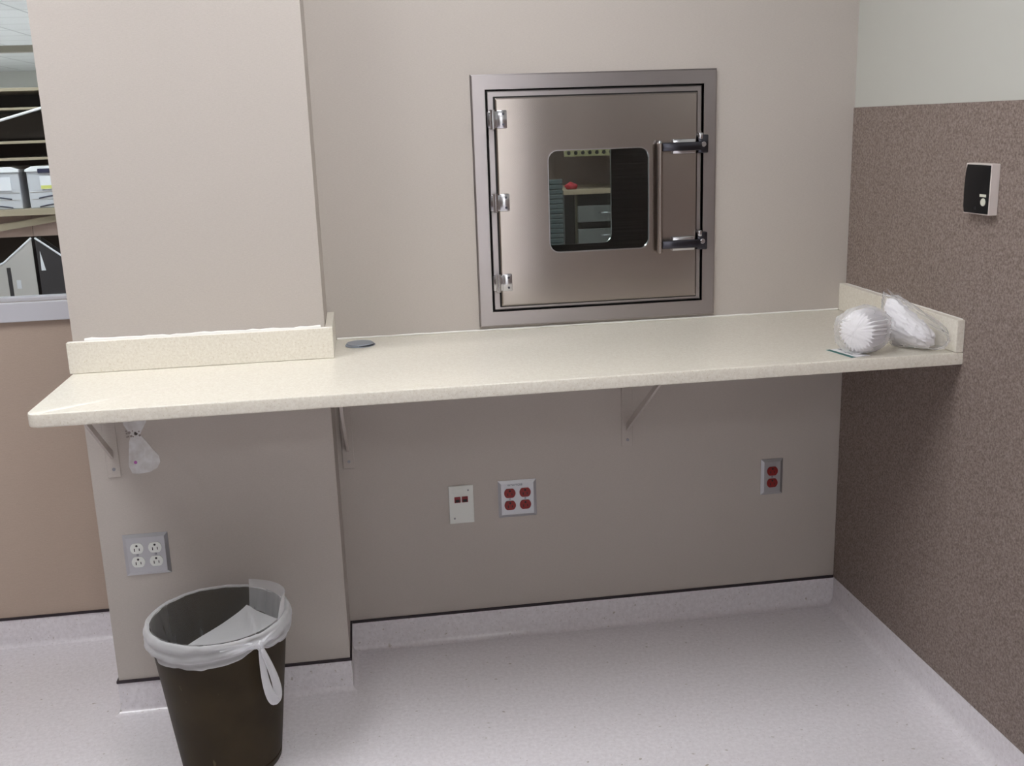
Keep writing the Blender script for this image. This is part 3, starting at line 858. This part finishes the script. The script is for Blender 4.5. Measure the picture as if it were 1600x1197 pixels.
# slack film bridging the mouth behind the knot
bm = NB(); rows = []
RI = RT-0.008
pS = Vector((RI*math.cos(math.radians(-112)), RI*math.sin(math.radians(-112)), BH-0.006))
pA = Vector((0.066, 0.022, BH+0.004)); pE = Vector((0.146, -0.045, BH-0.002))
for j in range(25):
    s = j/24; row = []
    F = Vector((RI*math.cos(math.radians(-112+82*s)), RI*math.sin(math.radians(-112+82*s)), BH+0.002))
    T = pS.lerp(pA, s/0.62) if s < 0.62 else pA.lerp(pE, (s-0.62)/0.38)
    for i in range(13):
        u = i/12
        p = F.lerp(T, u)
        p.z += -0.014*math.sin(math.pi*u)*math.sin(math.pi*s)+0.018*math.exp(-((s-0.64-0.14*(1-u))/0.05)**2)*math.sin(math.pi*u*0.9)+0.0015*math.sin(11*s+7*u)*u
        row.append(tuple(p))
    rows.append(row)
sheet(bm, rows); o = obj('slack_fold', bm, M_LINERM, lt, 180); o['label'] = 'slack fold of film across the mouth'
# gathers running into the knot
kr = RT+0.014
kc = Vector((kr*math.cos(KN), kr*math.sin(KN), BH-0.020))
bm = NB()
for i in range(9):
    da = math.radians(-34+4*i) if i < 5 else math.radians(7+6*(i-5))
    a = KN+da; z = BH-0.004-0.007*(i % 4)
    p0 = Vector(((RT+0.008)*math.cos(a), (RT+0.008)*math.sin(a), z))
    pts = [p0.lerp(kc, u)+Vector((0, 0, 0.003*math.sin(math.pi*u))) for u in [k/6 for k in range(7)]]
    tube(bm, pts, [0.0016+0.0058*u for u in [k/6 for k in range(7)]], 6)
obj('gather', bm, M_FLAP, lt, 60)
bm = NB(); bmesh.ops.create_icosphere(bm, subdivisions=3, radius=0.0085, matrix=Matrix.Translation(kc) @ Matrix.Diagonal((1, 1, 1.25, 1)))
for v in bm.verts:
    d = v.co-kc; v.co += d*0.22*math.sin(9*math.atan2(d.y, d.x)+120*d.z)
kn = obj('knot', bm, M_FLAP, lt, 60)
# loop hanging from the knot: a closed ribbon that narrows at the knot
on = Vector((math.cos(KN), math.sin(KN), 0)); tn = Vector((-on.y, on.x, 0))
bm = NB(); pts = []; rads = []
for i in range(40):
    a = 2*math.pi*i/40
    u = (1-math.cos(a))/2
    side = math.sin(a)*0.0185*(0.12+0.88*u**0.9)
    sl = 0.030*u                                  # leans to the right as it hangs
    pts.append(kc+tn*(side+sl)+on*(0.004-0.006*u+0.002*math.sin(2*a))+Vector((0, 0, -0.006-0.148*u)))
    rads.append(0.0060+0.0070*u)
tube(bm, pts, rads, 10, (on, 0.45), True)
o = obj('tie_loop', bm, M_FLAP, lt, 180); o['label'] = 'long white loop hanging from the knot'

# ------------------------------------------------------------------ packs of fluted paper and the card
def filter_stack(bm, n=44, r0=0.040, r1=0.056, h=0.055, flute=0.05, layers=9, dome=0.012, seed=2):
    """a nested stack of fluted paper cups along +x, its closed base bulging at x=0"""
    rn = random.Random(seed); N = n*4; rings = []
    for j in range(7):
        s = j/6; rr = r0*math.sin(s*math.pi/2); row = []
        for i in range(N):
            a = 2*math.pi*i/N
            k = 1+flute*1.6*s*s*math.sin(n*a)*0.8
            row.append((-(dome)*math.cos(s*math.pi/2)+0.0015*math.sin(7*a+9*s)*s+rn.uniform(-1, 1)*0.0006, rr*k*math.cos(a), rr*k*math.sin(a)))
        rings.append(row)
    for j in range(layers*3+1):
        s = j/(layers*3); row = []
        for i in range(N):
            a = 2*math.pi*i/N
            lay = 0.012*(j % 3 == 1)
            r = (r0+(r1-r0)*s)*(1+flute*(1+0.5*s)*math.sin(n*a+0.25*math.sin(3*a))+lay)
            row.append((h*s+0.0008*math.sin(5*a+j), r*math.cos(a), r*math.sin(a)))
        rings.append(row)
    row = [(h-0.012, 0.5*y, 0.5*z) for x, y, z in rings[-1]]; rings.append(row)
    V = [[bm.verts.new(p) for p in r] for r in rings]
    for A, B in zip(V, V[1:]):
        for i in range(N): bm.faces.new((A[i], A[(i+1) % N], B[(i+1) % N], B[i]))
    bm.faces.new(V[-1])
def hull(bm, prof, seed, seg=64, amp=0.004):
    """wrinkled film bag along +x; prof: list of (x, half width y, half height z, centre z)"""
    rn = random.Random(seed); p_ = [rn.uniform(0, 6.28) for _ in range(8)]; V = []
    for j, (x, ry, rz, cz) in enumerate(prof):
        row = []
        for i in range(seg):
            a = 2*math.pi*i/seg
            k = amp*(math.sin(5*a+p_[0]+j*0.7)+0.7*math.sin(11*a+p_[1]-j*1.1)+0.5*math.sin(19*a+p_[2]+j*1.9)+0.6*math.sin(31*a+p_[3]+j*2.7))
            row.append(bm.verts.new((x+0.6*k*math.sin(3*a+j), (ry+k)*math.cos(a), cz+(rz+k)*math.sin(a))))
        V.append(row)
    for A, B in zip(V, V[1:]):
        for i in range(seg): bm.faces.new((A[i], A[(i+1) % seg], B[(i+1) % seg], B[i]))
    bm.faces.new(V[0]); bm.faces.new(V[-1])

def orient(o, origin, axis, roll=0):
    ax = Vector(axis).normalized(); y = Vector((0, 0, 1)).cross(ax).normalized(); z = ax.cross(y)
    m = Matrix((ax, y, z)).transposed().to_4x4()
    o.matrix_local = Matrix.Translation(origin) @ m @ Matrix.Rotation(roll, 4, 'X')

pk = thing('paper_filter_pack', 'clear bag of white fluted paper lying on the card, nearer the counter middle', 'paper pack', (-0.217, -0.572, ZC), 0, 'bags of white paper at the counter end')
bm = NB(); filter_stack(bm, n=30, r0=0.0465, r1=0.0480, h=0.062, flute=0.085, dome=0.010)
fs = obj('paper_stack', bm, M_PAPER, pk, 50)
orient(fs, (-0.036, -0.012, 0.0575), (0.86, 0.50, -0.06))
bm = NB(); hull(bm, [(-0.074, 0.004, 0.022, 0.012), (-0.062, 0.020, 0.026, 0.006), (-0.04, 0.038, 0.040, 0), (-0.018, 0.053, 0.0545, 0), (0.02, 0.0565, 0.0565, 0), (0.048, 0.0575, 0.057, 0), (0.072, 0.049, 0.051, 0), (0.080, 0.020, 0.028, 0)], 5, 96, 0.0016)
wp = obj('wrapping', bm, M_WRAP, pk, 180); orient(wp, (-0.036, -0.012, 0.0585), (0.86, 0.50, -0.03)); wp['label'] = 'crinkled clear plastic wrapping'

pk = thing('paper_filter_pack', 'clear bag of white crumpled paper leaning against the end backsplash', 'paper pack', (-0.094, -0.557, ZC), 0, 'bags of white paper at the counter end')
from mathutils import noise as mnoise
bm = NB()
hull(bm, [(-0.056, 0.008, 0.020, 0.085), (-0.050, 0.022, 0.038, 0.070), (-0.036, 0.030, 0.050, 0.056), (-0.018, 0.034, 0.044, 0.048), (0.0, 0.035, 0.036, 0.040), (0.018, 0.034, 0.028, 0.032), (0.034, 0.028, 0.020, 0.026), (0.042, 0.010, 0.008, 0.024)], 3, 60, 0.001)
bmesh.ops.subdivide_edges(bm, edges=bm.edges[:], cuts=2, use_grid_fill=True)
bm.normal_update()
for v in bm.verts:
    d = mnoise.voronoi(v.co*75)[0]
    k = (d[1]-d[0])
    v.co += v.normal*(0.006*k+0.003*mnoise.noise(v.co*120)-0.002)
    v.co.z = max(v.co.z, 0.003)
fs = obj('paper_bundle', bm, M_PAPER, pk, 35)
fs.rotation_euler = (0, 0, math.radians(-48))
bm = NB(); hull(bm, [(-0.064, 0.003, 0.012, 0.108), (-0.060, 0.014, 0.030, 0.088), (-0.052, 0.026, 0.046, 0.068), (-0.036, 0.036, 0.056, 0.0585), (-0.016, 0.040, 0.050, 0.0525), (0.006, 0.041, 0.043, 0.0455), (0.028, 0.040, 0.036, 0.0385), (0.048, 0.036, 0.030, 0.0325), (0.064, 0.024, 0.020, 0.0280), (0.070, 0.008, 0.008, 0.026)], 9, 72, 0.0016)
wp = obj('wrapping', bm, M_WRAP, pk, 180); wp.rotation_euler = (0, 0, math.radians(-48)); wp['label'] = 'crinkled clear plastic wrapping'
bm = NB(); rows = []
for j in range(9):
    t_ = j/8; row = []
    for i in range(13):
        u = i/12
        row.append((-0.050+0.045*u+0.006*math.sin(5*t_), 0.010*math.sin(7*u+4*t_)*t_, 0.098-0.018*u+0.034*t_*(1-0.5*u)+0.003*math.sin(9*u+3*t_)))
    rows.append(row)
for o_ in (fs, wp): o_.scale = (1.22, 1.12, 1.12)
sheet(bm, rows)
wt = obj('wrapping_tail', bm, M_WRAP, wp, 180); wt['label'] = 'loose open end of the plastic wrapping'

cd = thing('card', 'white card with a teal edge stripe lying half under the left paper bag', 'card', (-0.264, -0.563, ZC), math.radians(-78))
bm = NB(); box(bm, -0.050, 0.050, -0.027, 0.027, 0.0002, 0.0008); c = obj('sheet', bm, M_CARD, cd)
bm = NB(); box(bm, -0.050, 0.050, -0.027, -0.015, 0.0008, 0.0010); o = obj('stripe', bm, M_TEAL, c); o['label'] = 'teal printed stripe'
bm = NB(); box(bm, -0.045, -0.020, 0.004, 0.007, 0.0008, 0.0010); box(bm, -0.01, 0.02, -0.003, -0.001, 0.0008, 0.0010)
o = obj('print', bm, M_INK, c); o['label'] = 'faint printed lines'

# ------------------------------------------------------------------ storage shelving beyond the window
YS = 2.2
sh = thing('shelving_unit', 'beige steel storage shelving seen through the interior window', 'shelving', (-3.15, YS, 0))
SX0, SX1 = -0.75, 0.62
for z, th_ in ((1.757, 0.014), (1.672, 0.010), (1.526, 0.012), (1.452, 0.012), (1.222, 0.030), (0.78, 0.03)):
    bm = NB(); box(bm, SX0, SX1, 0, 0.45, z-th_, z, 0.001, 1); obj('shelf', bm, M_RACK, sh)
for x in (SX0-0.03, SX1):
    for y in (0.0, 0.42):
        bm = NB(); box(bm, x, x+0.03, y, y+0.03, 0, 1.757); obj('upright', bm, M_RACK, sh)
bm = NB(); box(bm, SX0, SX1, 0.45, 0.46, 1.23, 1.757); o = obj('rear_panel', bm, M_RACKDARK, sh); o['label'] = 'dark panel behind the upper shelves'
bm = NB(); box(bm, SX0, 0.2145, 0.06, 0.07, 1.092, 1.19); box(bm, 0.2175, SX1, 0.06, 0.07, 1.092, 1.19); o = obj('lower_panel', bm, M_BACKPANEL, sh); o['label'] = 'taupe panel under the tote shelf'
bm = NB(); box(bm, SX0, SX1, 0.30, 0.31, 0.78, 1.092); o = obj('back_panel', bm, M_RACKDARK, sh)
bm = NB(); tube(bm, [(-0.40, -0.006, 1.468), (0.60, -0.006, 1.735)], 0.006, 8); o = obj('brace', bm, M_TOTELID, sh, 50); o['label'] = 'thin white diagonal brace'
bm = NB(); prism(bm, [(-0.6, 1.065), (0.52, 1.262-0.05), (0.52, 1.232-0.05), (-0.6, 1.033)], 'y', 0.03, 0.05); obj('rail', bm, M_RACK, sh)
bm = NB(); box(bm, SX0, SX1, 0.15, 0.16, 1.54, 1.65); obj('drawer_panel', bm, M_RACKDARK, sh)

def tote(x, lab, lblm):
    t = thing('storage_tote', lab, 'tote', (x, YS+0.12, 1.2225), 0, 'totes on the storage shelf')
    bm = NB()
    prism(bm, [(-0.127, 0.0), (0.127, 0.0), (0.127, 0.165), (-0.127, 0.165)], 'y', -0.10, 0.16, 0.004); b = obj('body', bm, M_TOTE, t)
    bm = NB(); prism(bm, [(-0.131, 0.165), (0.131, 0.165), (0.131, 0.176), (0.10, 0.190), (-0.10, 0.190), (-0.131, 0.176)], 'y', -0.108, 0.168, 0.003); l = obj('lid', bm, M_TOTELID, t)
    bm = NB(); box(bm, -0.075, 0.05, -0.112, -0.10, 0.158, 0.178, 0.003, 1); obj('clip', bm, M_NAVY, l)
    bm = NB(); box(bm, -0.07, 0.09, -0.106, -0.099, 0.085, 0.145); lb = obj('label_sheet', bm, M_LABEL, t)
    if lblm is M_YEL:
        bm = NB(); box(bm, -0.068, 0.03, -0.107, -0.1055, 0.087, 0.102); o = obj('label_stripe', bm, M_YEL, lb); o['label'] = 'pale yellow stripe'
    for z in (0.045, 0.006):
        bm = NB(); tube(bm, [(-0.085+0.17*i/12, -0.101, z+0.011*math.sin(math.pi*i/12)) for i in range(13)], 0.003, 6); obj('rib', bm, M_NAVY, t, 60)
    bm = NB(); box(bm, -0.12, 0.12, -0.1015, -0.099, 0.072, 0.0745); box(bm, -0.116, 0.116, -0.1015, -0.099, 0.040, 0.042); obj('seam', bm, M_FILE, t)
tote(-3.078, 'pale grey tote with a white lid and paper label, left on the storage shelf', M_LABEL)
tote(-2.790, 'pale grey tote with a white lid beside the column edge on the storage shelf', M_YEL)

def file_holder(x, lab, m, side=1, inner=None):
    """magazine file seen from its side, high at the back end"""
    t = thing('file_holder', lab, 'file holder', (x, YS+0.02, 0.7805), 0, 'file holders on the lower storage shelf')
    pr = [(-0.11*side, 0.0), (0.11*side, 0.0), (0.11*side, 0.305), (-0.024*side, 0.197), (-0.045*side, 0.188), (-0.11*side, 0.184)]
    bm = NB(); prism(bm, pr, 'y', 0.0, 0.004); obj('side_panel', bm, m, t)
    bm = NB(); prism(bm, pr, 'y', 0.086, 0.09); obj('side_panel', bm, m, t)
    bm = NB(); a, b = sorted((0.11*side, 0.106*side)); box(bm, a, b, 0.004, 0.086, 0.0, 0.305); obj('spine', bm, M_FILED, t)
    a, b = sorted((-0.11*side, -0.106*side)); bm = NB(); box(bm, a, b, 0.004, 0.086, 0.0, 0.180); obj('front_panel', bm, m, t)
    bm = NB(); tube(bm, [(0.11*side, 0.0, 0.307), (-0.024*side, 0.0, 0.199), (-0.045*side, 0.0, 0.190), (-0.11*side, 0.0, 0.186)], 0.0045, 8); obj('edge_trim', bm, M_LABEL, t, 60)
    return t
f1 = file_holder(-3.046, 'pale grey file holder sloping up to the right, seen through the interior window', M_FILE, 1)
bm = NB(); box(bm, 0.02, 0.04, -0.001, 0.001, 0.075, 0.115); obj('label_sheet', bm, M_TOTE, f1)
bm = NB(); box(bm, -0.016, 0.002, -0.001, 0.001, 0.0, 0.175); o = obj('side_shade', bm, M_FILED, f1); o['label'] = 'shade beside the front lip, painted as a dark strip'  # dark strip stands in for the shadow next to the lip
f2 = file_holder(-2.810, 'dark file holder sloping down to the right beside the column edge', M_FILED, -1)
bm = NB(); prism(bm, [(-0.0945, 0.245), (-0.098, 0.155), (-0.078, 0.155)], 'y', -0.003, -0.001); o = obj('loose_paper', bm, M_LABEL, f2)
p = thing('paper_stack', 'small stack of white papers at the foot of the pale file holder', 'papers', (-2.995, YS-0.06, 0.7805))
for i in range(3):
    bm = NB(); box(bm, -0.03+0.003*i, 0.03+0.004*(i % 2), -0.03, 0.03, 0.010*i, 0.010*i+0.009); obj('sheet_bundle', bm, M_LABEL, p)

# ------------------------------------------------------------------ cabinet seen through the hatch
cb = thing('drawer_cabinet', 'dark cabinet with grey drawers seen through the hatch window', 'cabinet', (-0.20, YS, 0))
bm = NB(); box(bm, -0.215, 0.45, 0.03, 0.45, 0.0, 1.178); obj('body', bm, M_DARKCAB, cb)
bm = NB(); box(bm, -0.225, 0.46, 0.0, 0.46, 1.180, 1.203, 0.002, 1); obj('top_board', bm, M_OAK, cb)
bm = NB(); box(bm, -0.165, -0.155, 0.010, 0.03, 0.0, 1.178); obj('divider', bm, M_DIV, cb)
for z0, z1 in ((1.043, 1.122), (0.935, 1.028-0.02), (0.80, 0.90)):
    bm = NB(); box(bm, -0.152, 0.20, 0.005, 0.03, z0, z1, 0.002, 1); d = obj('drawer', bm, M_GREYDRAWER, cb)
    zz = (z0+z1)/2+0.005
    bm = NB(); tube(bm, [(-0.045, 0.004, zz), (-0.040, -0.014, zz), (0.02, -0.014, zz), (0.025, 0.004, zz)], 0.004, 8); obj('handle', bm, M_CHROME, d, 60)
bm = NB(); box(bm, -0.225, 0.46, 0.44, 0.46, 1.203, 1.42); o = obj('back_panel', bm, M_BACKPANEL, cb)
bm = NB(); box(bm, -0.215, 0.46, 0.0, 0.02, 1.364, 1.398); rl = obj('perforated_rail', bm, M_YRAIL, cb)
for i in range(12):
    bm = NB(); cyl(bm, (-0.195+0.035*i, -0.0002, 1.381), (0, -1, 0), 0.0095, 0.0008, 14); obj('hole', bm, M_SLOT, rl)
bm = NB(); box(bm, -0.225, 0.46, 0.0, 0.46, 1.42, 1.46); obj('upper_shelf', bm, M_DARKCAB, cb)
bm = NB(); bmesh.ops.create_icosphere(bm, subdivisions=4, radius=0.024)
for v in bm.verts:
    c = v.co.copy(); v.co = Vector((c.x*1.3+0.2*abs(c.x), c.y, max(-0.0215, c.z*0.7-0.004)))
    v.co += c.normalized()*0.004*math.sin(200*c.x+90*c.z)*math.cos(150*c.y)
tag(obj('red_cloth', bm, M_REDCLOTH, None, 60, (-0.378, YS+0.05, 1.2245)), 'crumpled red cloth on the cabinet top seen through the hatch', 'cloth')
sl = thing('slatted_screen', 'blue grey screen of horizontal slats beside the cabinet, seen through the hatch', 'screen', (-0.60, YS, 0))
bm = NB()
for i in range(52):
    box(bm, -0.30, 0.172, 0.0, 0.016, 0.02+0.0238*i, 0.02+0.0238*i+0.0215, 0.003, 1)
obj('slats', bm, M_SLATS, sl)
bm = NB(); box(bm, -0.30, 0.172, 0.017, 0.03, 0.0, 1.257); obj('backing', bm, M_GREYDRAWER, sl)
